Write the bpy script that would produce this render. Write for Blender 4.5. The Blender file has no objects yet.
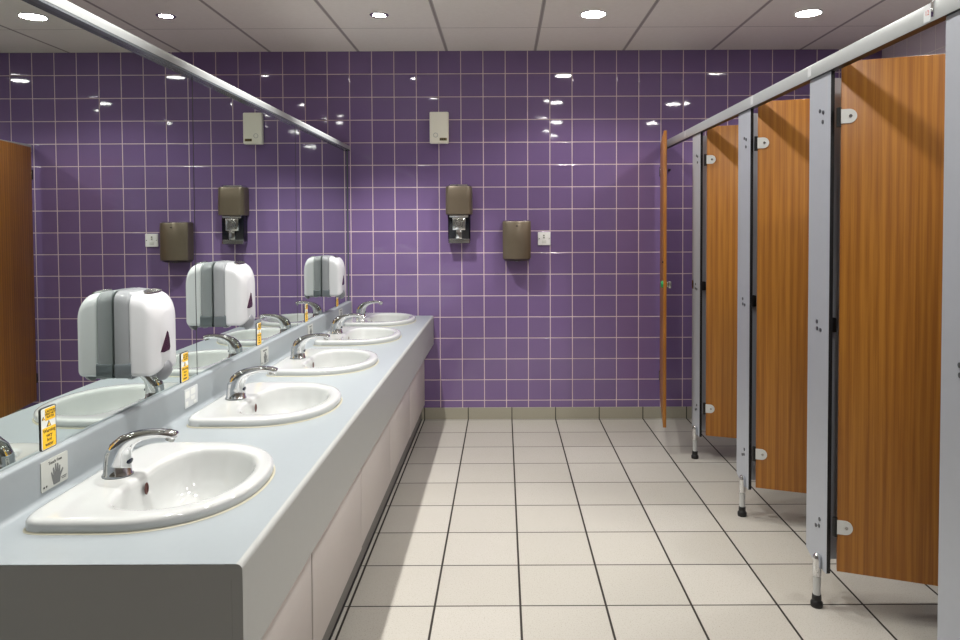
import bpy, bmesh, math, random
from mathutils import Vector, Matrix
random.seed(4)
sc = bpy.context.scene
COL = sc.collection
PI = math.pi

# ------------------------------------------------------------------ camera
H_CAM = 1.33331
cam_d = bpy.data.cameras.new('camera'); cam = bpy.data.objects.new('camera', cam_d); COL.objects.link(cam)
cam_d.sensor_width = 36; cam_d.lens = 716.23 * 36 / 960
cam_d.shift_x = (480 - 502.81) / 960; cam_d.shift_y = (246.40 - 320) / 960
cam_d.clip_start = 0.05
def cam_dir(xr, ur, d, pitch=0.02966, yaw=-0.00058, roll=0.00428):
    x1 = math.cos(roll)*xr + math.sin(roll)*ur; u = -math.sin(roll)*xr + math.cos(roll)*ur
    y1 = math.cos(pitch)*d + math.sin(pitch)*u; z = -math.sin(pitch)*d + math.cos(pitch)*u
    return Vector((math.cos(yaw)*x1 + math.sin(yaw)*y1, -math.sin(yaw)*x1 + math.cos(yaw)*y1, z))
cr, cu, cf = cam_dir(1,0,0), cam_dir(0,1,0), cam_dir(0,0,1)
M4 = Matrix((( cr.x, cu.x, -cf.x, 0), (cr.y, cu.y, -cf.y, 0), (cr.z, cu.z, -cf.z, H_CAM), (0,0,0,1)))
cam.matrix_world = M4
sc.camera = cam

# ------------------------------------------------------------------ world, exposure
w = bpy.data.worlds.new('world'); sc.world = w; w.use_nodes = True
w.node_tree.nodes['Background'].inputs[0].default_value = (1, .97, .92, 1)
w.node_tree.nodes['Background'].inputs[1].default_value = 0.3
sc.view_settings.view_transform = 'Standard'; sc.view_settings.look = 'None'
sc.view_settings.gamma = 1; sc.view_settings.use_curve_mapping = False
sc.view_settings.exposure = 0.40
LAMP_W = 41.0          # frosted downlights
SPOT_W = 98.0          # small recessed downlights
LAMP_COL = (1.0, .975, .935)

# ------------------------------------------------------------------ dimensions of the room
D = 4.897; ZC = 2.516; XL = -3.25; XR = 2.575; YB = -2.4
XM = -1.06; XU = -1.041; XF = -.48; ZT = .7153; YE = 1.293
XP = 1.10

# ------------------------------------------------------------------ node helpers
def srgb(r, g, b):
    f = lambda c: (c/255/12.92 if c/255 <= .04045 else ((c/255+.055)/1.055)**2.4)
    return (f(r), f(g), f(b), 1)
class NT:
    def __init__(s, name):
        s.m = bpy.data.materials.new(name); s.m.use_nodes = True
        s.t = s.m.node_tree; s.b = s.t.nodes['Principled BSDF']
    def n(s, typ, **kw):
        x = s.t.nodes.new(typ)
        for k, v in kw.items(): setattr(x, k, v)
        return x
    def l(s, a, b): s.t.links.new(a, b)
    def put(s, v, sock):
        if isinstance(v, (int, float, tuple)): sock.default_value = v
        else: s.l(v, sock)
    def math(s, op, a, b=0.0, c=None):
        x = s.n('ShaderNodeMath', operation=op)
        s.put(a, x.inputs[0]); s.put(b, x.inputs[1])
        if c is not None: s.put(c, x.inputs[2])
        return x.outputs[0]
    def step(s, v, lo, hi):
        x = s.n('ShaderNodeMapRange', interpolation_type='SMOOTHSTEP')
        s.put(v, x.inputs[0]); x.inputs[1].default_value = lo; x.inputs[2].default_value = hi
        return x.outputs[0]
    def mix(s, f, a, b):
        x = s.n('ShaderNodeMix', data_type='RGBA')
        s.put(f, x.inputs[0]); s.put(a, x.inputs[6]); s.put(b, x.inputs[7])
        return x.outputs[2]
    def pos(s):
        g = s.n('ShaderNodeNewGeometry'); x = s.n('ShaderNodeSeparateXYZ'); s.l(g.outputs['Position'], x.inputs[0])
        return g.outputs['Position'], x.outputs
    def bump(s, h, dist=1.0, strength=1.0):
        x = s.n('ShaderNodeBump'); x.inputs['Distance'].default_value = dist; x.inputs['Strength'].default_value = strength
        s.l(h, x.inputs['Height']); s.l(x.outputs[0], s.b.inputs['Normal'])
    def noise(s, vec, scale, detail=3, rough=.5):
        x = s.n('ShaderNodeTexNoise'); x.inputs['Scale'].default_value = scale; x.inputs['Detail'].default_value = detail
        x.inputs['Roughness'].default_value = rough; s.l(vec, x.inputs['Vector']); return x.outputs[0]
def plain(name, col, rough=.5, metal=0.0, coat=0.0, var=.04, scale=30, spec=None):
    t = NT(name); o = t.n('ShaderNodeTexCoord')
    f = t.noise(o.outputs['Object'], scale)
    c2 = tuple(min(1, c*(1-var*2)) for c in col[:3]) + (1,); c1 = tuple(min(1, c*(1+var)) for c in col[:3]) + (1,)
    t.l(t.mix(f, c2, c1), t.b.inputs['Base Color'])
    t.b.inputs['Roughness'].default_value = rough; t.b.inputs['Metallic'].default_value = metal
    t.b.inputs['Coat Weight'].default_value = coat
    if spec is not None: t.b.inputs['Specular IOR Level'].default_value = spec
    return t.m
def wall_tiles(name, axis, off, c_lo, c_hi, grout, tilt=.0050):
    t = NT(name); P, xyz = t.pos(); T = .15119
    u = t.math('DIVIDE', t.math('SUBTRACT', xyz[axis], off), T)
    z = xyz[2]
    # rows of equal tiles: z warped slightly, putting lens distortion into their heights
    v = t.math('ADD', t.math('MULTIPLY', t.math('MULTIPLY_ADD', z, -.14403, 7.07444), z), -.90827)
    fu, fv = t.math('FRACT', u), t.math('FRACT', v)
    du = t.math('MULTIPLY', t.math('MINIMUM', fu, t.math('SUBTRACT', 1.0, fu)), T)
    dv = t.math('MULTIPLY', t.math('MINIMUM', fv, t.math('SUBTRACT', 1.0, fv)), T)
    d = t.math('MINIMUM', du, dv)
    g = t.step(d, .0020, .0034)
    cmb = t.n('ShaderNodeCombineXYZ'); t.l(t.math('FLOOR', u), cmb.inputs[0]); t.l(t.math('FLOOR', v), cmb.inputs[1])
    wn = t.n('ShaderNodeTexWhiteNoise', noise_dimensions='3D'); t.l(cmb.outputs[0], wn.inputs['Vector'])
    sp = t.n('ShaderNodeSeparateXYZ'); t.l(wn.outputs['Color'], sp.inputs[0])
    nz = t.noise(P, 9, 2)
    f = t.math('ADD', t.math('MULTIPLY', sp.outputs[2], .5), t.math('MULTIPLY', nz, .5))
    t.l(t.mix(g, grout, t.mix(f, c_lo, c_hi)), t.b.inputs['Base Color'])
    t.l(t.math('SUBTRACT', .75, t.math('MULTIPLY', g, .71)), t.b.inputs['Roughness'])
    h = t.math('MULTIPLY', t.step(d, .0015, .0060), .0010)
    h = t.math('ADD', h, t.math('MULTIPLY', t.math('MULTIPLY', t.math('SUBTRACT', sp.outputs[0], .5), fu), tilt))
    h = t.math('ADD', h, t.math('MULTIPLY', t.math('MULTIPLY', t.math('SUBTRACT', sp.outputs[1], .5), fv), tilt))
    h = t.math('ADD', h, t.math('MULTIPLY', nz, .00018))
    t.bump(h)
    t.b.inputs['IOR'].default_value = 1.52
    return t.m
def floor_tiles():
    t = NT('floor tiles'); P, xyz = t.pos(); S = .3
    u = t.math('DIVIDE', t.math('SUBTRACT', xyz[0], .05487), S); v = t.math('DIVIDE', t.math('SUBTRACT', xyz[1], 4.5709), S)
    fu, fv = t.math('FRACT', u), t.math('FRACT', v)
    du = t.math('MULTIPLY', t.math('MINIMUM', fu, t.math('SUBTRACT', 1.0, fu)), S)
    dv = t.math('MULTIPLY', t.math('MINIMUM', fv, t.math('SUBTRACT', 1.0, fv)), S)
    g = t.math('MINIMUM', t.step(du, .0032, .0046), t.step(dv, .0024, .0036))
    cmb = t.n('ShaderNodeCombineXYZ'); t.l(t.math('FLOOR', u), cmb.inputs[0]); t.l(t.math('FLOOR', v), cmb.inputs[1])
    wn = t.n('ShaderNodeTexWhiteNoise', noise_dimensions='3D'); t.l(cmb.outputs[0], wn.inputs['Vector'])
    spk = t.noise(P, 210, 3, .75); big = t.noise(P, 3, 3)
    base = t.mix(wn.outputs['Value'], srgb(171,168,160), srgb(179,176,169))
    base = t.mix(t.math('MULTIPLY', t.math('SUBTRACT', 1.0, t.step(spk, .34, .46)), .85), base, srgb(140,132,116))
    base = t.mix(t.math('MULTIPLY', big, .18), base, srgb(158,152,138))
    t.l(t.mix(g, srgb(38,33,28), base), t.b.inputs['Base Color'])
    t.l(t.math('SUBTRACT', .85, t.math('MULTIPLY', g, t.math('SUBTRACT', .56, t.math('MULTIPLY', big, .12)))), t.b.inputs['Roughness'])
    t.bump(t.math('ADD', t.math('MULTIPLY', g, .0012), t.math('MULTIPLY', spk, .00012)))
    return t.m
def skirting_tiles():
    t = NT('skirting tiles'); P, xyz = t.pos(); S = .3
    u = t.math('FRACT', t.math('DIVIDE', t.math('SUBTRACT', xyz[0], .05487), S))
    du = t.math('MULTIPLY', t.math('MINIMUM', u, t.math('SUBTRACT', 1.0, u)), S)
    g = t.step(du, .0025, .004)
    spk = t.noise(P, 300, 2, .7)
    t.l(t.mix(g, srgb(45,40,32), t.mix(spk, srgb(142,138,124), srgb(172,168,152))), t.b.inputs['Base Color'])
    t.b.inputs['Roughness'].default_value = .45
    return t.m
def ceiling_mat():
    t = NT('ceiling tiles'); P, xyz = t.pos(); S = .6
    u = t.math('FRACT', t.math('DIVIDE', t.math('SUBTRACT', xyz[0], .22168), S))
    v = t.math('FRACT', t.math('DIVIDE', t.math('SUBTRACT', xyz[1], 4.32823), S))
    du = t.math('MULTIPLY', t.math('MINIMUM', u, t.math('SUBTRACT', 1.0, u)), S)
    dv = t.math('MULTIPLY', t.math('MINIMUM', v, t.math('SUBTRACT', 1.0, v)), S)
    gu = t.step(du, .0095, .0115); gv = t.step(dv, .0018, .0030)
    ctr = t.step(du, .002, .005)
    nz = t.noise(P, 40, 3)
    board = t.mix(nz, srgb(232,226,217), srgb(240,235,227))
    c = t.mix(gv, srgb(140,132,124), board)
    c = t.mix(gu, t.mix(ctr, srgb(150,144,140), srgb(178,170,165)), c)
    t.l(c, t.b.inputs['Base Color']); t.b.inputs['Roughness'].default_value = .85
    t.bump(t.math('ADD', t.math('MULTIPLY', t.math('MINIMUM', gu, gv), .0012), t.math('MULTIPLY', nz, .0003)))
    return t.m
def wood_mat():
    t = NT('wood laminate'); o = t.n('ShaderNodeTexCoord')
    def sv(sx, sy, sz):
        m = t.n('ShaderNodeMapping'); m.inputs['Scale'].default_value = (sx, sy, sz); t.l(o.outputs['Object'], m.inputs[0]); return m.outputs[0]
    a = t.noise(sv(26, 4, .55), 1.0, 4, .6)
    b = t.noise(sv(170, 20, 2.6), 1.0, 3, .6)
    w_ = t.n('ShaderNodeTexWave', bands_direction='X'); w_.inputs['Scale'].default_value = 11; w_.inputs['Distortion'].default_value = 5
    w_.inputs['Detail'].default_value = 2; w_.inputs['Detail Scale'].default_value = .5; t.l(sv(1, .2, .09), w_.inputs['Vector'])
    f = t.math('ADD', t.math('MULTIPLY', a, .40), t.math('ADD', t.math('MULTIPLY', b, .52), t.math('MULTIPLY', w_.outputs['Fac'], .12)))
    t.l(t.mix(t.step(f, .36, .70), srgb(140,84,20), srgb(174,115,38)), t.b.inputs['Base Color'])
    t.b.inputs['Roughness'].default_value = .42
    t.bump(t.math('MULTIPLY', b, .00008))
    return t.m
def emit_mat(name, col, s):
    t = NT(name); t.b.inputs['Base Color'].default_value = (.9,.9,.9,1)
    t.b.inputs['Emission Color'].default_value = col; t.b.inputs['Emission Strength'].default_value = s
    return t.m
def mirror_mat():
    t = NT('mirror silver'); P, xyz = t.pos()
    nz = t.noise(P, 2, 2)
    t.l(t.mix(nz, (.66,.715,.69,1), (.70,.75,.725,1)), t.b.inputs['Base Color'])
    t.b.inputs['Metallic'].default_value = 1; t.b.inputs['Roughness'].default_value = 0.0
    return t.m

M = dict(
    purple=wall_tiles('purple wall tiles', 0, -1.03987, (.176,.116,.256,1), (.206,.135,.296,1), srgb(218,196,200)),
    purple_side=wall_tiles('purple side wall tiles', 1, D, (.176,.116,.256,1), (.206,.135,.296,1), srgb(218,196,200)),
    grey_side=wall_tiles('grey side wall tiles', 1, D, srgb(222,214,222), srgb(228,220,228), srgb(240,235,232)),
    floor=floor_tiles(), skirt=skirting_tiles(), ceil=ceiling_mat(), wood=wood_mat(), mirror=mirror_mat(),
    plaster=plain('painted plaster', srgb(205,200,192), .8),
    laminate=plain('pale blue grey laminate', srgb(146,153,157), .32, var=.015, scale=60),
    fascia=plain('grey fascia laminate', srgb(160,162,160), .4, var=.015),
    panel=plain('off white laminate panel', srgb(200,193,190), .45, var=.015),
    plinth=plain('grey plinth', srgb(120,118,114), .6),
    black=plain('black rubber', srgb(16,16,17), .45),
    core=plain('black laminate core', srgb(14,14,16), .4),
    dark=plain('dark gap', srgb(26,25,24), .8),
    grey=plain('silver grey laminate', srgb(168,172,180), .38, var=.015),
    alu=plain('satin aluminium', srgb(200,202,202), .38, metal=.55, var=.03),
    rail=plain('painted aluminium rail', srgb(182,186,186), .35, metal=.25, var=.02),
    chrome=plain('polished chrome', srgb(225,226,228), .06, metal=1.0, var=.01),
    steel=plain('brushed steel', srgb(190,190,188), .25, metal=1.0, var=.04, scale=80),
    ceramic=plain('white glazed ceramic', srgb(188,190,189), .08, coat=.5, var=.005),
    sealant=plain('yellowed sealant', srgb(178,174,154), .5),
    white=plain('white plastic', srgb(202,203,206), .22, var=.005),
    bright=plain('bright white plastic', srgb(248,248,248), .3, var=.005),
    ivory=plain('ivory plastic', srgb(250,247,232), .4, var=.01),
    bracket=plain('white nylon bracket', srgb(205,206,203), .35, var=.02),
    greyp=plain('mid grey plastic', srgb(136,139,142), .28, var=.01),
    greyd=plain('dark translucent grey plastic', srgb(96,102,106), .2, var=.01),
    lock=plain('light grey plastic button', srgb(112,114,118), .3, var=.01),
    window=plain('dark smoked window', srgb(58,30,44), .1, var=.02),
    bronze=plain('bronze metallic paint', srgb(112,101,86), .36, metal=.45, var=.03),
    bronze_d=plain('dark bronze', srgb(60,54,48), .4, metal=.4),
    navy=plain('glossy black body', srgb(14,16,26), .15),
    red=plain('dark red brown hole', srgb(74,26,18), .5),
    yellow=plain('yellow sticker', srgb(248,196,12), .4, var=.01),
    stick=plain('white sticker', srgb(226,228,224), .45, var=.01),
    plaque=plain('pale grey plaque', srgb(186,188,182), .4, var=.01),
    plaque2=plain('silver plaque', srgb(206,209,210), .35, var=.02),
    ink=plain('black ink', srgb(40,38,36), .6), inkg=plain('grey ink', srgb(104,106,106), .6),
    inkr=plain('red ink', srgb(190,70,60), .6), olive=plain('brown label', srgb(120,104,50), .5),
    green=plain('green indicator', srgb(20,150,80), .35), sensor=plain('dark blue sensor window', srgb(14,26,52), .08),
    bolt=plain('dull steel bolt', srgb(96,98,102), .35, metal=.6),
    glow=emit_mat('frosted diffuser', (1.0,.97,.92,1), 45.0), glow2=emit_mat('lamp face', (1.0,.98,.95,1), 60.0),
)

# ------------------------------------------------------------------ object helpers
def link(name, bm, mats, parent=None, smooth=True, angle=35):
    bmesh.ops.remove_doubles(bm, verts=bm.verts, dist=1e-6)
    bmesh.ops.recalc_face_normals(bm, faces=bm.faces)
    me = bpy.data.meshes.new(name); bm.to_mesh(me); bm.free()
    for m in (mats if isinstance(mats, (list, tuple)) else [mats]): me.materials.append(m)
    if smooth:
        me.polygons.foreach_set('use_smooth', [True]*len(me.polygons))
        me.set_sharp_from_angle(angle=math.radians(angle))
    o = bpy.data.objects.new(name, me); COL.objects.link(o)
    if parent: o.parent = parent
    return o
def tag(o, label, cat, group=None):
    o['label'] = label; o['category'] = cat
    if group: o['group'] = group
    return o
def thing(name, label, cat, loc=(0,0,0), rz=0, group=None):
    o = bpy.data.objects.new(name, None); COL.objects.link(o); o.location = loc; o.rotation_euler = (0,0,rz)
    o.empty_display_size = .05
    return tag(o, label, cat, group)
def struct(o): o['kind'] = 'structure'; return o
def dup(root, loc, rz=None, label=None):
    def cp(o, par):
        c = o.copy(); COL.objects.link(c); c.parent = par
        for ch in [x for x in list(bpy.data.objects) if x.parent == o and x is not c]: cp(ch, c)
        return c
    r = cp(root, None); r.location = loc
    if rz is not None: r.rotation_euler = (0,0,rz)
    if label: r['label'] = label
    return r
def box(bm, x0, x1, y0, y1, z0, z1, bev=0.0, seg=2, mat=0):
    r = bmesh.ops.create_cube(bm, size=1)
    vs = r['verts']
    for v in vs: v.co = Vector(((x0+x1)/2 + v.co.x*(x1-x0), (y0+y1)/2 + v.co.y*(y1-y0), (z0+z1)/2 + v.co.z*(z1-z0)))
    fs = set(f for v in vs for f in v.link_faces)
    for f in fs: f.material_index = mat
    if bev > 0:
        es = list(set(e for v in vs for e in v.link_edges))
        bmesh.ops.bevel(bm, geom=es, offset=bev, segments=seg, profile=.5, affect='EDGES')
    return bm
def B(*a, **k): return box(bmesh.new(), *a, **k)
def cyl(bm, p0, p1, r0, r1=None, n=24, cap=True):
    p0, p1 = Vector(p0), Vector(p1); r1 = r0 if r1 is None else r1
    z = (p1-p0).normalized(); x = z.orthogonal().normalized(); y = z.cross(x)
    rings = [[bm.verts.new(p + (x*math.cos(2*PI*i/n) + y*math.sin(2*PI*i/n))*r) for i in range(n)] for p, r in ((p0,r0),(p1,r1))]
    for i in range(n): bm.faces.new((rings[0][i], rings[0][(i+1)%n], rings[1][(i+1)%n], rings[1][i]))
    if cap: bm.faces.new(rings[0][::-1]); bm.faces.new(rings[1])
    return bm
def loft(bm, rings, cap0=True, cap1=True, closed=True):
    R = [[bm.verts.new(p) for p in ring] for ring in rings]
    n = len(R[0])
    for a, b in zip(R, R[1:]):
        for i in range(n if closed else n-1): bm.faces.new((a[i], a[(i+1)%n], b[(i+1)%n], b[i]))
    if cap0: bm.faces.new(R[0][::-1])
    if cap1: bm.faces.new(R[-1])
    return bm
def lathe(bm, prof, n=32, origin=(0,0,0), cap=True):     # prof: (r, z)
    o = Vector(origin)
    return loft(bm, [[o + Vector((max(r,1e-4)*math.cos(2*PI*i/n), max(r,1e-4)*math.sin(2*PI*i/n), z)) for i in range(n)] for r, z in prof], cap, cap)
def prism(bm, poly, axis, a, b, bev=0.0, mat=0):          # extrude a 2D outline along an axis
    def P(p, t):
        return Vector({0:(t,p[0],p[1]), 1:(p[0],t,p[1]), 2:(p[0],p[1],t)}[axis])
    v0 = [bm.verts.new(P(p,a)) for p in poly]; v1 = [bm.verts.new(P(p,b)) for p in poly]
    n = len(poly); fs = [bm.faces.new(v0), bm.faces.new(v1[::-1])]
    cap_edges = [e for f in fs for e in f.edges]
    for i in range(n): fs.append(bm.faces.new((v0[i], v1[i], v1[(i+1)%n], v0[(i+1)%n])))
    for f in fs: f.material_index = mat
    if bev > 0: bmesh.ops.bevel(bm, geom=cap_edges, offset=bev, segments=3, profile=.5, affect='EDGES')
    return bm
def rrect(w, h, r, n=6, cx=0, cy=0):
    pts = []
    for k, (sx, sy) in enumerate(((1,1),(-1,1),(-1,-1),(1,-1))):
        for i in range(n+1):
            a = PI/2*k + PI/2*i/n
            pts.append((cx + sx*(w/2-r) + r*math.cos(a), cy + sy*(h/2-r) + r*math.sin(a)))
    return pts
def text_obj(name, s, size, mat, parent, mtx, align='CENTER', depth=.0002, bold=0.0):
    cu_ = bpy.data.curves.new(name, 'FONT'); cu_.body = s; cu_.size = size; cu_.align_x = align; cu_.align_y = 'CENTER'
    cu_.extrude = depth; cu_.offset = bold; cu_.space_line = .9
    tmp = bpy.data.objects.new('tmp_text', cu_); COL.objects.link(tmp)
    bpy.context.view_layer.update()
    me = bpy.data.meshes.new_from_object(tmp.evaluated_get(bpy.context.evaluated_depsgraph_get()))
    bpy.data.objects.remove(tmp); bpy.data.curves.remove(cu_)
    me.transform(mtx); me.materials.clear(); me.materials.append(mat)
    o = bpy.data.objects.new(name, me); COL.objects.link(o); o.parent = parent
    return o
# text facing +X (read from the aisle): right = +Y, up = +Z
def face_px(x, y, z): return Matrix(((0,0,1,x),(1,0,0,y),(0,1,0,z),(0,0,0,1)))
def face_nx(x, y, z): return Matrix(((0,0,-1,x),(-1,0,0,y),(0,1,0,z),(0,0,0,1)))
def face_ny(x, y, z): return Matrix(((1,0,0,x),(0,0,-1,y),(0,1,0,z),(0,0,0,1)))

# ------------------------------------------------------------------ structure
struct(link('floor', B(XL-.1, XR+.1, YB-.1, D+.1, -.1, 0), M['floor'], smooth=False))
struct(link('ceiling', B(XL-.1, XR+.1, YB-.1, D+.1, ZC, ZC+.1), M['ceil'], smooth=False))
struct(link('wall_back', B(XL-.1, XR+.1, D, D+.1, 0, ZC), M['purple'], smooth=False))
struct(link('wall_left', B(XL-.1, XL, YB, D, 0, ZC), M['purple_side'], smooth=False))
struct(link('wall_right', B(XR, XR+.1, YB, D, 0, ZC), M['grey_side'], smooth=False))
struct(link('wall_rear', B(XL-.1, XR+.1, YB-.1, YB, 0, ZC), M['plaster'], smooth=False))
struct(link('wall_middle', B(-1.135, XM-.006, 1.05, D, 0, 1.849), M['fascia'], smooth=False))
bb = bmesh.new(); box(bb, -.568, XR, D-.010, D, 0, .080, .0015); box(bb, XL, -1.135, D-.010, D, 0, .080, .0015)
struct(link('baseboard_back', bb, M['skirt'], smooth=False))

# ------------------------------------------------------------------ mirror panels, rail and edge trim
edges = [4.888, 3.675, 2.462, 1.249]
wm = thing('wall_mirror', 'long frameless mirror of three panels with grey top rail above the basins', 'mirror', (0,0,0))
for i in range(3):
    y1, y0 = edges[i], edges[i+1]
    link('panel', B(XM-.006, XM, y0+.0017, y1-.0017, .8195, 1.8424), M['mirror'], wm, smooth=False)
prof = [(-1.134,1.8495),(-1.040,1.8495),(-1.040,1.860)] + [(-1.052+.012*math.cos(a), 1.867+.012*math.sin(a)) for a in (0.2,.6,1.0,1.4)] + [(-1.122+.012*math.cos(a), 1.867+.012*math.sin(a)) for a in (1.7,2.1,2.5,2.9)]
link('top_rail', prism(bmesh.new(), prof, 1, 1.05, D-.001), M['rail'], wm)
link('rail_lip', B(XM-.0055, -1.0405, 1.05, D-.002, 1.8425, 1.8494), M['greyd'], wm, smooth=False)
for yj in edges[1:3]: link('joint', B(XM-.0055, XM+.0006, yj-.0016, yj+.0016, .8198, 1.8424), M['core'], wm, smooth=False)
link('edge_trim', B(XM-.006, XM+.004, 4.8895, D-.001, .8195, 1.8490), M['greyd'], wm, smooth=False)

# ------------------------------------------------------------------ basin outlines
def outline(cx, af, ab, b, nf, nb, N=72, s=1.0, grow=0.0):
    pts = []
    for i in range(N):
        t = 2*PI*i/N; c, sn = math.cos(t), math.sin(t)
        n, a = (nf, af) if c >= 0 else (nb, ab)
        x = math.copysign(abs(c)**(2/n), c)*(a*s+grow); y = math.copysign(abs(sn)**(2/n), sn)*(b*s+grow)
        pts.append((cx+x, y))
    return pts
O_ = lambda s=1.0, grow=0.0: outline(.17, .248, .172, .268, 2.25, 9, s=s, grow=grow)
I_ = lambda s=1.0, grow=0.0: outline(.222, .155, .098, .202, 2.1, 3.2, s=s, grow=grow)
BX = -.987
BY = [1.690, 2.445, 3.190, 3.930, 4.610]

# ------------------------------------------------------------------ vanity worktop (holes where the basins sit)
wt = thing('vanity_worktop', 'long pale blue grey worktop with deep front edge holding the five basins', 'worktop', (XF, YE, ZT))
ox, oy, oz = XF, YE, ZT
bm = bmesh.new()
xa, xb = XU+.012, XF-.012
corners = [(xa, YE), (xb, YE), (xb, D-.001), (xa, D-.001)]
loops = [corners] + [[(BX+x, y0+y) for x, y in O_(grow=-.02)] for y0 in BY]
es = []
for lp in loops:
    vs = [bm.verts.new((x-ox, y-oy, 0)) for x, y in lp]
    es += [bm.edges.new((vs[i], vs[(i+1)%len(vs)])) for i in range(len(vs))]
bmesh.ops.triangle_fill(bm, use_beauty=True, use_dissolve=False, edges=es)
for lp in loops[1:]:                                    # rims of the cut-outs
    loft(bm, [[Vector((x-ox, y-oy, 0)) for x, y in lp], [Vector((x-ox, y-oy, -.03)) for x, y in lp]], False, False)
link('top', bm, M['laminate'], wt)
def strip(prof, y0, y1, cap=True):
    b_ = bmesh.new()
    loft(b_, [[Vector((x-ox, y0-oy, z-oz)) for x, z in prof], [Vector((x-ox, y1-oy, z-oz)) for x, z in prof]], cap, cap)
    return b_
R_ = .012
fp = [(xb, ZT-.0001)] + [(xb+R_*math.sin(a), ZT-R_+R_*math.cos(a)) for a in [PI/2*k/6 for k in range(1,7)]] + [(XF, .52), (XF-.02, .52), (XF-.02, ZT-.03), (xb-.02, ZT-.03), (xb-.02, ZT-.0001)]
link('front_edge', strip(fp, YE, D-.001), M['fascia'], wt)
up = [(XU+.012-.012*math.sin(a), ZT+.012-.012*math.cos(a)) for a in [PI/2*k/6 for k in range(0,7)]]
up += [(XU, .806)] + [(XU-.008+.008*math.cos(a), .811+.008*math.sin(a)) for a in [PI/2*k/5 for k in range(0,6)]] + [(XM+.0005, .819), (XM+.0005, ZT-.03), (xa, ZT-.03)]
link('upstand', strip(up, YE, D-.001), M['laminate'], wt)

# ------------------------------------------------------------------ vanity base unit
vu = thing('vanity_unit', 'run of off-white panels and dark plinth under the worktop', 'cabinet', (XF, YE, 0))
link('end_panel', B(XM-ox+.001, -.0205, 0.0005, .018, 0, ZT-.0015), M['fascia'], vu)
js = [1.296, 1.995, 2.705, 3.415, 4.125, 4.835, D-.002]
for k in range(6):
    zb = [.12, .098, .105, .105, .10, .10][k]
    link('panel', B(-.083, -.065, js[k]-oy+(.012 if k == 1 else .0025), js[k+1]-oy-.0025, zb, .56, .003, 2), M['panel'], vu)
link('back_board', B(-.100, -.0835, .021, D-.002-oy, .10, .56), M['plinth'], vu)
link('plinth', B(-.100, -.086, .021, D-.002-oy, 0, .0995), M['plinth'], vu)
link('plinth_seal', B(-.0859, -.081, .021, D-.012-oy, 0, .006), M['black'], vu)

# ------------------------------------------------------------------ basins
def make_basin():
    t = thing('wash_basin', '', 'basin', (BX, BY[0], ZT), 0, 'white ceramic basins set in the worktop')
    bm = bmesh.new()
    def ring(pts, z): return [Vector((x, y, z)) for x, y in pts]
    rings = [ring(O_(grow=-.03), -.012), ring(O_(grow=-.003), .0012), ring(O_(), .003), ring(O_(), .018), ring(O_(grow=-.002), .0225), ring(O_(grow=-.006), .0258), ring(O_(grow=-.012), .0272), ring(O_(grow=-.020), .0275),
             ring(I_(grow=.016), .0272), ring(I_(grow=.008), .0262), ring(I_(grow=.003), .0235), ring(I_(), .019), ring(I_(grow=-.003), .010),
             ring(I_(.955), -.015), ring(I_(.91), -.040), ring(I_(.84), -.066), ring(I_(.72), -.088), ring(I_(.52), -.101), ring(I_(.30), -.106), ring(I_(.10), -.108)]
    loft(bm, rings, False, True)
    link('bowl', bm, M['ceramic'], t, angle=60)
    link('sealant', loft(bmesh.new(), [ring(O_(grow=.004), .0004), ring(O_(grow=.0005), .0032), ring(O_(grow=-.006), .0034)], False, False), M['sealant'], t)
    o = link('overflow_hole', loft(bmesh.new(), [[Vector((.1335+d_, .0075*s*math.cos(a), -.006+.0115*s*math.sin(a))) for a in [2*PI*i/20 for i in range(20)]] for s, d_ in ((1.25, .0), (1.25,.0012), (.95,.0016), (.9, .0004), (.3,.0002))], True, True), M['red'], t)
    link('waste', lathe(bmesh.new(), [(.033,-.1085), (.033,-.1045), (.026,-.1045), (.024,-.1075), (.004,-.1078)], origin=(.2,0,0)), M['chrome'], t)
    return t
def make_tap():
    t = thing('basin_tap', '', 'tap', (BX+.066, BY[0], ZT+.0275), 0, 'chrome sensor taps on the basins')
    # (x, z, half thickness in the bend plane, half width across, tangent angle from vertical)
    S = [(0,0,.0335,.0265,0),(0,.004,.0335,.0265,0),(.0,.006,.0315,.0245,0),(0,.030,.0305,.024,2),(.002,.048,.0300,.0235,12),(.0085,.066,.0265,.0225,32),(.021,.082,.0205,.021,52),(.038,.0935,.0155,.0195,65),(.058,.101,.0125,.018,76),(.082,.1055,.0105,.0170,84),(.105,.1065,.0098,.0165,92),(.124,.1045,.0100,.016,103),(.137,.1005,.0100,.0155,112),(.1405,.099,.0085,.014,114),(.1425,.098,.004,.008,115)]
    rings = []
    for x, z, a, b, th in S:
        z *= .94
        th = math.radians(th); nx, nz = math.cos(th), -math.sin(th)
        rings.append([Vector((x + nx*a*math.copysign(abs(math.cos(q))**.85, math.cos(q)), b*math.copysign(abs(math.sin(q))**.85, math.sin(q)), z + nz*a*math.copysign(abs(math.cos(q))**.85, math.cos(q)))) for q in [2*PI*i/28 for i in range(28)]])
    link('body', loft(bmesh.new(), rings), M['chrome'], t, angle=50)
    link('aerator', cyl(bmesh.new(), (.1295,0,.0925), (.1255,0,.0825), .0105, n=24), M['steel'], t)
    bm = bmesh.new()
    loft(bm, [[Vector((.0300+d_, .0125*s*math.cos(a), .033+.0062*s*math.sin(a))) for a in [2*PI*i/24 for i in range(24)]] for s, d_ in ((1,-.004),(1,.0012),(.85,.0020),(.2,.0022))])
    link('sensor_window', bm, M['sensor'], t)
    link('base_seal', lathe(bmesh.new(), [(.0345,0),(.0345,.0015),(.030,.002)], n=28), M['greyd'], t)
    return t
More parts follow.
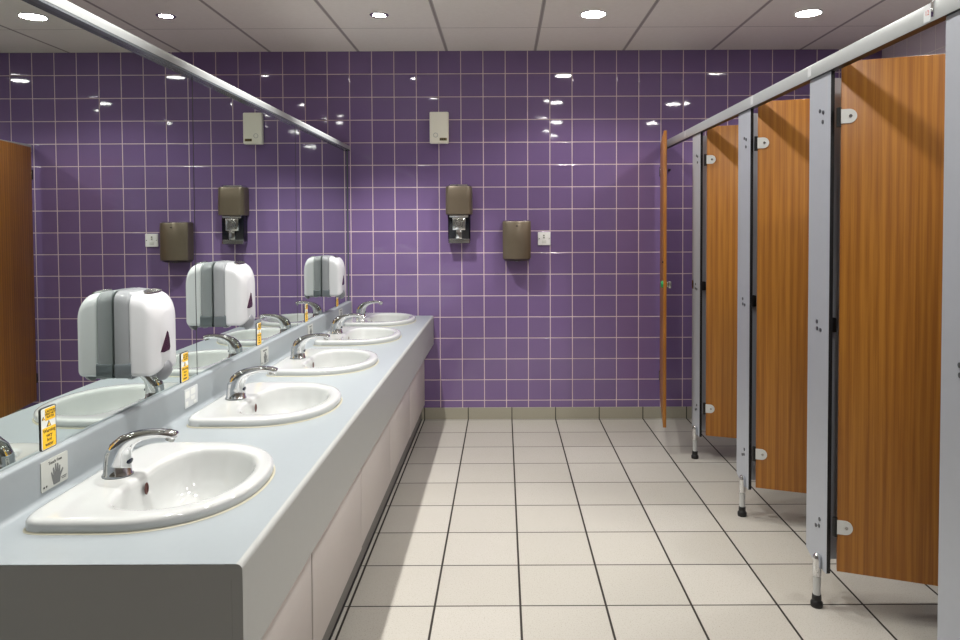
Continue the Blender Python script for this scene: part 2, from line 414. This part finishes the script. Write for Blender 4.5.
bl = ['white ceramic basin nearest the camera, at the near end of the worktop',
      'second white ceramic basin from the camera, between the nearest and the middle one',
      'middle white ceramic basin of the five, third from the camera',
      'fourth white ceramic basin from the camera, next to the farthest one',
      'farthest white ceramic basin, right beside the purple tiled wall']
tl = ['curved chrome sensor tap on the basin nearest the camera',
      'curved chrome sensor tap on the second basin from the camera',
      'curved chrome sensor tap on the middle basin of the five',
      'curved chrome sensor tap on the fourth basin from the camera',
      'curved chrome sensor tap on the farthest basin, before the purple wall']
b0 = make_basin(); t0 = make_tap()
for k in range(5):
    b = b0 if k == 0 else dup(b0, (BX, BY[k], ZT)); b['label'] = bl[k]
    t_ = t0 if k == 0 else dup(t0, (BX+.066, BY[k], ZT+.0275)); t_['label'] = tl[k]

# ------------------------------------------------------------------ soap dispensers on the mirror
def make_dispenser():
    # origin on the mirror face, near-side bottom; +X out of the mirror, Y along it
    t = thing('soap_dispenser', '', 'soap dispenser', (XM, 1.935, .922), 0, 'large white soap dispensers on the mirror')
    W = .158; Hh = .236; DP = .112
    def sec(x, o=0.0):
        u = x/DP
        top = Hh - .018*u**1.5 - .044*max(0,(u-.60)/.40)**2.5
        bot = .002 + .018*max(0,(u-.80)/.20)**2
        ins = .002*u + .034*max(0,(u-.76)/.24)**3.0
        tp = top-o; bt = bot+o; ins += o; ww = W-2*ins; hh = tp-bt
        r = .030 + .012*u
        pts = []
        for k, (sy, sz, rr) in enumerate(((1,1,r),(-1,1,r),(-1,-1,.012),(1,-1,.012))):
            for i_ in range(8):
                a = PI/2*k + PI/2*i_/7
                pts.append(Vector((x, W/2 + sy*(ww/2-rr)+rr*math.cos(a), (tp+bt)/2 + sz*(hh/2-rr)+rr*math.sin(a))))
        return pts
    xs = [.043, .046, .052, .060, .069, .077, .084, .090, .096, .101, .105, .108, .110, .1113, .112]
    link('cover', loft(bmesh.new(), [sec(xs[0], .003)] + [sec(x) for x in xs[1:]]), M['white'], t, angle=50)
    link('back_plate', loft(bmesh.new(), [sec(.0015, .006), sec(.003, .001), sec(.006, -.0005), sec(.037, -.0005), sec(.0425, .003)]), M['greyp'], t)
    link('base_band', loft(bmesh.new(), [[Vector((x, v.y, v.z if v.z < .0 else v.z)) for v in [Vector((0, y, z)) for y, z in rrect(W+.004, .045, .010, 5, W/2, .020)]] for x in (.0035, .030, .0470)]), M['greyd'], t)
    bm = bmesh.new()
    N = 32
    rings = []
    for k in range(9):
        a = PI/2*k/8
        rings.append([Vector((.096+.026*math.sin(a), .074+.034*max(math.cos(a),.02)*math.cos(2*PI*i_/N), .010+.032*max(math.cos(a),.02)*math.sin(2*PI*i_/N))) for i_ in range(N)])
    link('push_button', loft(bm, rings), M['lock'], t, angle=60)
    tri = [(.034,.064),(.052,.061),(.086,.063),(.090,.071),(.086,.096),(.080,.113),(.074,.118),(.066,.106),(.048,.082)]
    bm = bmesh.new(); prism(bm, tri, 0, .095, .1134)
    link('level_window', bm, M['window'], t)
    bm = bmesh.new()
    loft(bm, [[Vector((.068+.011*s*math.cos(a)+.004*math.sin(a)**2, .080+.048*s*math.sin(a), Hh-.0085-.0035*math.cos(a)+dz)) for a in [2*PI*i_/32 for i_ in range(32)]] for s, dz in ((1,-.012),(1,.0035),(.86,.0045),(.72,.0030))])
    link('top_slot', bm, M['steel'], t)
    link('nozzle', lathe(bmesh.new(), [(.008,-.012),(.011,-.010),(.014,.004)], origin=(.078, .075, 0), n=20), M['greyp'], t)
    bm = bmesh.new(); box(bm, .030, .046, .012, .050, -.007, .006, .003)
    link('bottom_catch', bm, M['greyp'], t)
    return t
dl = ['large white soap dispenser on the mirror nearest the camera, between first and second basins',
      'white soap dispenser in the middle of the three on the mirror',
      'farthest white soap dispenser on the mirror, close to the purple back wall']
d0 = make_dispenser()
for k, y in enumerate((1.935, 2.605, 4.165)):
    d_ = d0 if k == 0 else dup(d0, (XM, y, .922)); d_['label'] = dl[k]
    if k == 1: d_.location.z = .967

# ------------------------------------------------------------------ yellow hot water signs on the mirror
def make_sign():
    t = thing('warning_sign', '', 'sign', (XM, 1.650, .8198), 0, 'yellow hot water warnings on the mirror')
    W, Hh = .054, .104
    link('board', prism(bmesh.new(), rrect(W, Hh, .005, 4, 0, Hh/2), 0, .0002, .0022), [M['stick']], t)
    # dark outline
    bm = bmesh.new()
    o1 = rrect(W+.002, Hh+.002, .006, 4, 0, Hh/2); o2 = rrect(W-.0012, Hh-.0012, .0045, 4, 0, Hh/2)
    loft(bm, [[Vector((.0002,y,z)) for y,z in o1], [Vector((.0024,y,z)) for y,z in o1], [Vector((.0024,y,z)) for y,z in o2], [Vector((.0002,y,z)) for y,z in o2]], False, False)
    link('border', bm, M['ink'], t)
    bm = bmesh.new(); prism(bm, rrect(.037,.030,.002,3,.0065,Hh-.018), 0, .0021, .0026)
    link('caution_label', bm, M['yellow'], t)
    bm = bmesh.new(); prism(bm, rrect(.048,.052,.002,3,.0015,.028), 0, .0021, .0026)
    link('warning_label', bm, M['yellow'], t)
    def tri(cy, cz, r, name='symbol'):
        bm = bmesh.new(); A = [PI/2, PI/2+2*PI/3, PI/2+4*PI/3]
        prism(bm, [(cy+r*math.cos(a), cz+r*math.sin(a)) for a in A], 0, .0022, .0028)
        s_ = link(name, bm, M['ink'], t)
        bm = bmesh.new(); prism(bm, [(cy+r*.6*math.cos(a), cz-.0003+r*.6*math.sin(a)) for a in A], 0, .0029, .0032)
        i_ = link('symbol_fill', bm, M['yellow'], s_)
        return s_
    tri(.001, .0605, .0095); tri(-.019, Hh-.026, .0058)
    text_obj('lettering', 'CAUTION\nVERY HOT\nWATER', .0080, M['ink'], t, face_px(.0027, .0065, Hh-.018), bold=.0001)
    text_obj('lettering', 'Warning\nvery\nhot\nwater', .0125, M['ink'], t, face_px(.0027, .0015, .0285), bold=.0001)
    return t
sl = ['yellow and white hot water warning sign on the mirror nearest the camera',
      'yellow hot water warning sign on the mirror beside the second basin',
      'yellow hot water warning sign on the mirror beside the middle basin',
      'yellow hot water warning sign on the mirror beside the fourth basin',
      'yellow hot water warning sign on the mirror farthest away, by the purple wall']
s0 = make_sign(); s0.scale = (1, 1, .93)
for k, y in enumerate((1.650, 2.362, 3.085, 3.83, 4.547)):
    s_ = s0 if k == 0 else dup(s0, (XM, y, .8198)); s_['label'] = sl[k]

# ------------------------------------------------------------------ touch free plaques on the upstand
def hand_outline(s=1.0):
    # simple open hand, fingers up (y, z)
    P = [(-.010,-.022),(.010,-.022),(.013,-.008),(.022,.006),(.020,.010),(.011,.001),(.0125,.018),(.0095,.020),(.0070,.004),(.0058,.026),(.0022,.027),(.0012,.005),(-.0010,.028),(-.0046,.027),(-.0042,.004),(-.0085,.021),(-.0118,.019),(-.0100,-.002),(-.0150,.012),(-.0178,.010),(-.0135,-.008)]
    return [(a*s, b*s) for a, b in P]
pl_lab = ['pale grey touch free plaque with a hand on the upstand, nearest the camera',
          'worn silver plaque on the upstand behind the second basin',
          'pale plaque with a grey hand on the upstand behind the middle basin',
          'small pale plaque on the upstand behind the fourth basin',
          'farthest pale plaque on the upstand, behind the last basin']
def plaque(k, y, z=.7690):
    t = thing('tap_plaque', pl_lab[k], 'plaque', (XU, y, z), 0, 'hand plaques on the upstand')
    Wp, Hp = (.098, .068) if k != 1 else (.098,.062)
    link('plate', prism(bmesh.new(), rrect(Wp, Hp, .003, 3), 0, .0002, .0018), M['plaque'] if k != 1 else M['plaque2'], t)
    if k == 1:
        bm = bmesh.new()
        for q in ((-.03,.012,.03,.022),(.012,.016,.036,.02),(-.034,-.018,.018,.016),(.01,-.006,.03,.012),(.026,-.022,.02,.01)):
            prism(bm, rrect(q[2], q[3], .003, 3, q[0], q[1]), 0, .0019, .0023)
        link('worn_print', bm, M['stick'], t)
        return
    bm = bmesh.new(); prism(bm, [(a*1.15+.006, b*.95-.009) for a, b in hand_outline()], 0, .0019, .0023)
    link('hand_symbol', bm, M['inkg'], t)
    text_obj('lettering', 'Touch Free', .0105, M['ink'], t, face_px(.0020, .002, .024), bold=.0001)
    bm = bmesh.new()
    for q in (-.040,-.031): prism(bm, rrect(.0045,.0045,.001,2,q,-.025), 0, .0019, .0023)
    link('logo', bm, M['ink'], t)
    bm = bmesh.new()
    for q in (0,.004): prism(bm, rrect(.020-q,.0018,.0005,2,.033,-.021-q), 0, .0019, .0023)
    link('small_print', bm, M['inkg'], t)
for k, y in enumerate((1.640, 2.366, 3.10, 3.84, 4.56)): plaque(k, y)

# ------------------------------------------------------------------ things on the back wall
t = thing('air_freshener', 'small ivory box high on the purple back wall', 'dispenser', (-.430, D, 1.888))
bm = bmesh.new(); prism(bm, rrect(.128,.212,.008,4,0,.106), 1, -.042, -.0005, bev=.006)
link('case', bm, M['ivory'], t)
link('seam', B(-.0645,.0645,-.0205,-.0190,.001,.2115), M['plaster'], t)
bm = bmesh.new()
ring = lambda r,y: [Vector((-.023+r*math.cos(a), y, .055+r*math.sin(a))) for a in [2*PI*i/24 for i in range(24)]]
loft(bm, [ring(.016,-.0425), ring(.016,-.0432), ring(.0125,-.0432), ring(.0125,-.0425)], False, False)
link('button_ring', bm, M['plaque'], t)
link('label', B(.004,.052,-.0432,-.0421,.018,.036), M['olive'], t)
bm = bmesh.new(); [box(bm, x, x+.008, -.0436, -.0431, .022, .032) for x in (.008,.020,.033)]
link('print', bm, M['ink'], t)

t = thing('soap_dispenser', 'bronze topped dispenser with black body and chrome pump on the purple wall', 'soap dispenser', (-.297, D, 1.211))
def dsec(z, w, d, r=.02):
    pts = [(w/2, -.0005), (w/2, -(d-r))]
    pts += [(w/2-r+r*math.cos(a), -(d-r)-r*math.sin(a)) for a in [PI/2*i/6 for i in range(1,7)]]
    pts += [(-(w/2-r)+r*math.cos(a), -(d-r)-r*math.sin(a)) for a in [PI/2+PI/2*i/6 for i in range(0,7)]]
    pts += [(-w/2, -.0005)]
    return [Vector((x, y, z)) for x, y in pts]
link('cover', loft(bmesh.new(), [dsec(.196,.172,.108,.03), dsec(.199,.178,.112,.032), dsec(.30,.178,.114,.034), dsec(.372,.176,.112,.034), dsec(.384,.170,.106,.032)]), M['bronze'], t)
link('top_cap', loft(bmesh.new(), [dsec(.3842,.158,.096,.03), dsec(.396,.150,.086,.03), dsec(.402,.12,.06,.025)]), M['chrome'], t)
link('body', loft(bmesh.new(), [dsec(.018,.150,.070,.012), dsec(.021,.150,.072,.012), dsec(.1955,.150,.072,.012)]), M['navy'], t)
link('bottom_bar', loft(bmesh.new(), [dsec(.0,.140,.070,.012), dsec(.004,.148,.078,.014), dsec(.028,.148,.078,.014), dsec(.032,.144,.074,.012)]), M['steel'], t)
bm = bmesh.new(); box(bm, -.064,.064,-.088,-.070,.176,.195,.004); box(bm, -.045,.045,-.084,-.070,.090,.176,.006); box(bm, -.021,.021,-.086,-.070,.032,.090,.004)
link('pump', bm, M['chrome'], t)
bm = bmesh.new(); cyl(bm, (0,-.084,.134), (0,-.100,.134), .030, .026); cyl(bm, (0,-.100,.134), (0,-.106,.134), .016, .013)
for a in range(4): cyl(bm, (.036*math.cos(a*PI/2+.78), -.084, .134+.036*math.sin(a*PI/2+.78)), (.036*math.cos(a*PI/2+.78), -.089, .134+.036*math.sin(a*PI/2+.78)), .006, n=12)
link('pump_knob', bm, M['steel'], t)

t = thing('hand_dryer', 'bronze hand dryer with curved front on the purple back wall', 'hand dryer', (.091, D, 1.081))
def hsec(z, w, d, bow, n=16):
    pts = [Vector((w/2, -.0005, z))]
    for i in range(n+1):
        u = 1 - 2*i/n; pts.append(Vector((u*w/2*(1-.0), -(d + bow*(1-u*u)) if abs(u) < .97 else -(d-.004), z)))
    pts.append(Vector((-w/2, -.0005, z)))
    return pts
link('case', loft(bmesh.new(), [hsec(.024,.180,.095,.030), hsec(.028,.186,.098,.032), hsec(.15,.189,.098,.034), hsec(.268,.189,.092,.034), hsec(.278,.187,.088,.032)]), M['bronze'], t)
link('top_trim', loft(bmesh.new(), [hsec(.2782,.180,.080,.030), hsec(.284,.176,.072,.028)]), M['steel'], t)
bm = bmesh.new(); loft(bm, [hsec(.010,.150,.060,.028), hsec(.0238,.174,.088,.030)])
link('air_outlet', bm, M['bronze_d'], t)
bm = bmesh.new(); cyl(bm, (0,-.07,.0085), (0,-.07,.0105), .022, n=20)
link('nozzle_ring', bm, M['steel'], t)
bm = bmesh.new(); prism(bm, rrect(.014,.008,.003,3,0,.246), 1, -.1300, -.118)
link('badge', bm, M['bronze_d'], t)

t = thing('fused_switch', 'small white square switch plate beside the bronze hand dryer', 'switch', (.280, D, 1.196))
bm = bmesh.new(); prism(bm, rrect(.086,.088,.004,3,0,.044), 1, -.011, -.0005, bev=.002)
link('plate', bm, M['bright'], t)
link('rocker', B(-.010,.006,-.0135,-.0112,.044,.072,.0008), M['stick'], t)
bm = bmesh.new(); box(bm,-.006,.001,-.0142,-.0134,.062,.070); box(bm,-.006,.001,-.0142,-.0134,.049,.055)
link('switch_mark', bm, M['ink'], t)
for x in (-.034,.034): link('screw', cyl(bmesh.new(), (x,-.0108,.044), (x,-.0122,.044), .0035, n=12), M['steel'], t)
link('fuse_holder', B(-.016,.014,-.0125,-.0112,.012,.034,.0005), M['stick'], t)

t_h = tag(link('wall_fixing', cyl(bmesh.new(), (1.135, D-.0005, 1.705), (1.135, D-.018, 1.705), .009, .007, n=14), M['black']), 'small black rubber door stop on the purple wall inside the last cubicle', 'door stop')

# ------------------------------------------------------------------ cubicles
PY = [4.165, 3.358, 2.579, 1.792]            # far edge of each pilaster; 0.165 wide
LEAF_B, LEAF_T = .155, 1.872
def make_pilaster(label, lastleg=True):
    t = thing('cubicle_pilaster', label, 'pilaster', (XP, 0, 0), 0, 'grey pilasters between the cubicle doors')
    bm = bmesh.new()
    prism(bm, [(0,.140),(.006,.135),(.115,.138),(.165,.158),(.165,1.8445),(0,1.8445)], 0, 0, .013)
    for f in bm.faces:
        f.normal_update()
    o = None
    bm.normal_update()
    for f in bm.faces: f.material_index = 0 if abs(f.normal.x) > .9 else 1
    link('panel', bm, [M['grey'], M['core']], t, smooth=False)
    # screws, three to a bracket
    for zc, pts in ((1.705, ((.080,.018),(.055,.010),(.058,-.022))), (.975, ((.090,.016),(.088,-.008),(.062,-.010))), (.285, ((.056,.018),(.060,-.006),(.084,-.014)))):
        for y, z in pts:
            link('screw', cyl(bmesh.new(), (-.0025, y, zc+z), (0.0, y, zc+z), .0070, n=14), M['bolt'], t)
    lg = link('leg', cyl(bmesh.new(), (-.012,.047,.040), (-.012,.047,.168), .0125, n=24), M['alu'], t)
    bm = bmesh.new(); cyl(bm, (-.012,.047,.110), (-.012,.047,.168), .0145, n=24)
    lathe(bm, [(.0145,.168),(.0140,.174),(.0115,.181),(.0070,.186),(.001,.188)], origin=(-.012,.047,0), n=24)
    link('sleeve', bm, M['chrome'], lg)
    bm = bmesh.new(); lathe(bm, [(.019,0),(.0205,.004),(.0205,.016),(.0150,.024),(.0160,.030),(.0150,.042),(.012,.044)], origin=(-.012,.047,0), n=24)
    link('foot', bm, M['black'], lg)
    return t
pil_l = ['grey pilaster farthest from the camera, beside the edge-on open door',
         'second grey pilaster from the back wall, between two wooden doors',
         'third grey pilaster from the back wall, left of the nearest wooden door',
         'nearest grey pilaster at the right edge of the picture']
div_l = ['grey cubicle partition behind the pilaster nearest the back wall',
         'grey cubicle partition behind the second pilaster from the back wall',
         'grey cubicle partition behind the third pilaster, left of the nearest wooden door',
         'nearest grey cubicle partition, behind the pilaster at the right edge']
p0_ = make_pilaster(pil_l[0]); p0_.location = (XP, PY[0]-.165, 0)
for k in range(1,4): dup(p0_, (XP, PY[k]-.165, 0), label=pil_l[k])
for k in range(4):
    yc = PY[k]-.085
    t = thing('cubicle_partition', div_l[k], 'partition', (XP+.014, yc, 0), 0, 'grey partitions between the cubicles')
    link('panel', B(0, XR-XP-.0145, -.009, .009, .155, 1.835), M['grey'], t)
    if k in (0,1,2):
        link('door_stop', B(.0, .030, -.0450, -.0092, .960, 1.010, .003), M['black'], t)
def make_door(label, lock=False, L=.600, hside=-1):
    # hinge at the origin, leaf along +X, the face towards the camera is -Y
    t = thing('cubicle_door', label, 'door', (0,0,0), 0, 'orange wood cubicle doors')
    link('leaf', B(0, L, -.0065, .0115, LEAF_B, LEAF_T, .0012, 2), M['wood'], t)
    for zc in (1.690, .308):
        pts = [(-.001,-.0235),(.024,-.0235)] + [(.024+.0235*math.sin(a), -.0235*math.cos(a)) for a in [PI*i/12 for i in range(1,12)]] + [(.024,.0235),(-.001,.0235)]
        ya, yb_, ys = (-.0105, -.0066, -.0120) if not lock else (.0156, .0117, .0170)
        hp = link('hinge_plate', prism(bmesh.new(), [(x, z+zc) for x, z in pts], 1, ya, yb_), M['bracket'], t)
        link('hinge_screw', cyl(bmesh.new(), (.028,ya,zc), (.028,ys,zc), .0055, n=14), M['steel'], hp)
        bm = bmesh.new(); cyl(bm, (-.007,-.004,zc-.034), (-.007,-.004,zc+.030), .0080, n=16)
        link('hinge_knuckle', bm, M['black'], t)
        bm = bmesh.new(); box(bm, -.010, .004, -.009, -.0045, zc-.022, zc+.022, .001)
        link('hinge_leaf', bm, M['steel'], t)
    if lock:
        xl = L-.035
        o = link('indicator', cyl(bmesh.new(), (xl,-.0066,.985), (xl,-.0200,.985), .022, .018, n=24), M['green'], t)
        bm = bmesh.new(); box(bm, xl-.028, xl+.02, .0118, .022, .970, 1.000, .003); box(bm, xl-.012, xl+.006, .022, .040, .962, 1.004, .004)
        link('turn_lock', bm, M['steel'], t)
        link('bumper', cyl(bmesh.new(), (xl+.01,-.0066,1.115), (xl+.01,-.013,1.115), .006, n=12), M['black'], t)
    return t
ang = math.atan2(-.345, .94)
dr = make_door('orange wood cubicle door nearest the camera, large and ajar inwards'); dr.location = (1.129, 2.402, 0); dr.rotation_euler = (0,0,ang)
for (x, y), lb in (((1.126, 3.176), 'middle orange wood cubicle door, ajar between two grey pilasters'), ((1.127, 3.970), 'orange wood cubicle door just right of the farthest grey pilaster')):
    dup(dr, (x, y, 0), ang, lb)
# last door, hinged at the back wall and swung out until it stands edge-on
ld = make_door('orange wood door seen edge-on beside the purple back wall, with green lock indicator', lock=True, L=.735)
A = Vector((1.068, 4.845)); Bp = Vector((.926, 4.105)); dv_ = Bp - A
ld.location = (A.x, A.y, 0); ld.rotation_euler = (0,0,math.atan2(dv_.y, dv_.x))

# head rail
t = thing('head_rail', 'long pale aluminium head rail running over the cubicle doors and pilasters', 'rail', (XP, 1.2, 1.845))
link('channel', B(-.010, .018, 0, D-.001-1.2, 0, .050, .003, 2), M['rail'], t)
link('seal', B(-.0095, .0175, 0, D-.001-1.2, -.0004, .0004), M['core'], t)  # black strip added to paint the shadow line under the rail
for y in (2.56, 3.15, 4.30): link('tape', B(-.0108, -.0101, y-1.2-.014, y-1.2+.014, .010, .044), M['plaque2'], t)
st = link('sticker', B(-.0112, -.0101, 1.838-1.2, 1.868-1.2, .004, .047), M['plaque2'], t)
text_obj('sticker_print', '12', .018, M['inkr'], st, face_nx(-.0113, 1.853-1.2, .026))
link('clip', B(-.014, -.0101, 1.822-1.2, 1.832-1.2, .010, .049, .001), M['chrome'], t)

# keep plate for the lock on the farthest pilaster
t = thing('lock_keep', 'small steel lock keep on the edge of the farthest grey pilaster', 'lock keep', (XP-.0005, 4.148, .985))
link('plate', B(-.002, 0, -.014, .014, -.024, .024, .0006), M['steel'], t)
link('slot', B(-.0026, -.0021, -.005, .005, -.012, .012), M['dark'], t)

# ------------------------------------------------------------------ downlights
def make_light(kind):
    if kind == 'wide':
        t = thing('downlight', '', 'ceiling light', (0,0,ZC), 0, 'round frosted ceiling downlights')
        link('bezel', lathe(bmesh.new(), [(.066,-.0005),(.074,-.0005),(.0745,-.003),(.070,-.006),(.0665,-.006)], n=40, cap=False), M['white'], t)
        link('diffuser', lathe(bmesh.new(), [(.067,-.0006),(.067,-.0055),(.05,-.0065),(.001,-.0068)], n=40), M['glow'], t)
        W_, r = LAMP_W, .055
    else:
        t = thing('downlight', '', 'ceiling light', (0,0,ZC), 0, 'small chrome rimmed ceiling downlights')
        link('bezel', lathe(bmesh.new(), [(.036,-.0005),(.052,-.0005),(.053,-.003),(.047,-.0075),(.037,-.006),(.036,-.001)], n=40, cap=False), M['chrome'], t)
        link('lamp_face', lathe(bmesh.new(), [(.0355,-.0006),(.0355,-.0035),(.02,-.005),(.001,-.0055)], n=32), M['glow2'], t)
        W_, r = SPOT_W, .020
    ld_ = bpy.data.lights.new('lamp_' + kind, 'SPOT'); ld_.energy = W_; ld_.color = LAMP_COL; ld_.shadow_soft_size = r
    ld_.spot_size = math.radians(136 if kind == 'wide' else 96); ld_.spot_blend = .45 if kind == 'wide' else .5
    lo = bpy.data.objects.new('lamp', ld_); COL.objects.link(lo); lo.parent = t; lo.location = (0,0,-.010 - (.0 if kind != 'wide' else .0))
    return t
rows = [(.51, 'wide', 'over the aisle'), (1.715, 'wide', 'over the cubicles'), (-.69, 'small', 'over the basins'), (-1.885, 'small', 'beyond the mirror wall')]
ordn = ['nearest the back wall', 'second from the back wall', 'third from the back wall', 'fourth from the back wall', 'fifth from the back wall']
proto = {}
for x, kind, where in rows:
    for k in range(4 if x == .51 else 3):
        y = 4.05 - 1.2*k
        if kind in proto: t = dup(proto[kind], (x, y, ZC))
        else: t = make_light(kind); proto[kind] = t; t.location = (x, y, ZC)
        t['label'] = ('round frosted ' if kind == 'wide' else 'small chrome rimmed ') + 'downlight ' + where + ', ' + ordn[k]
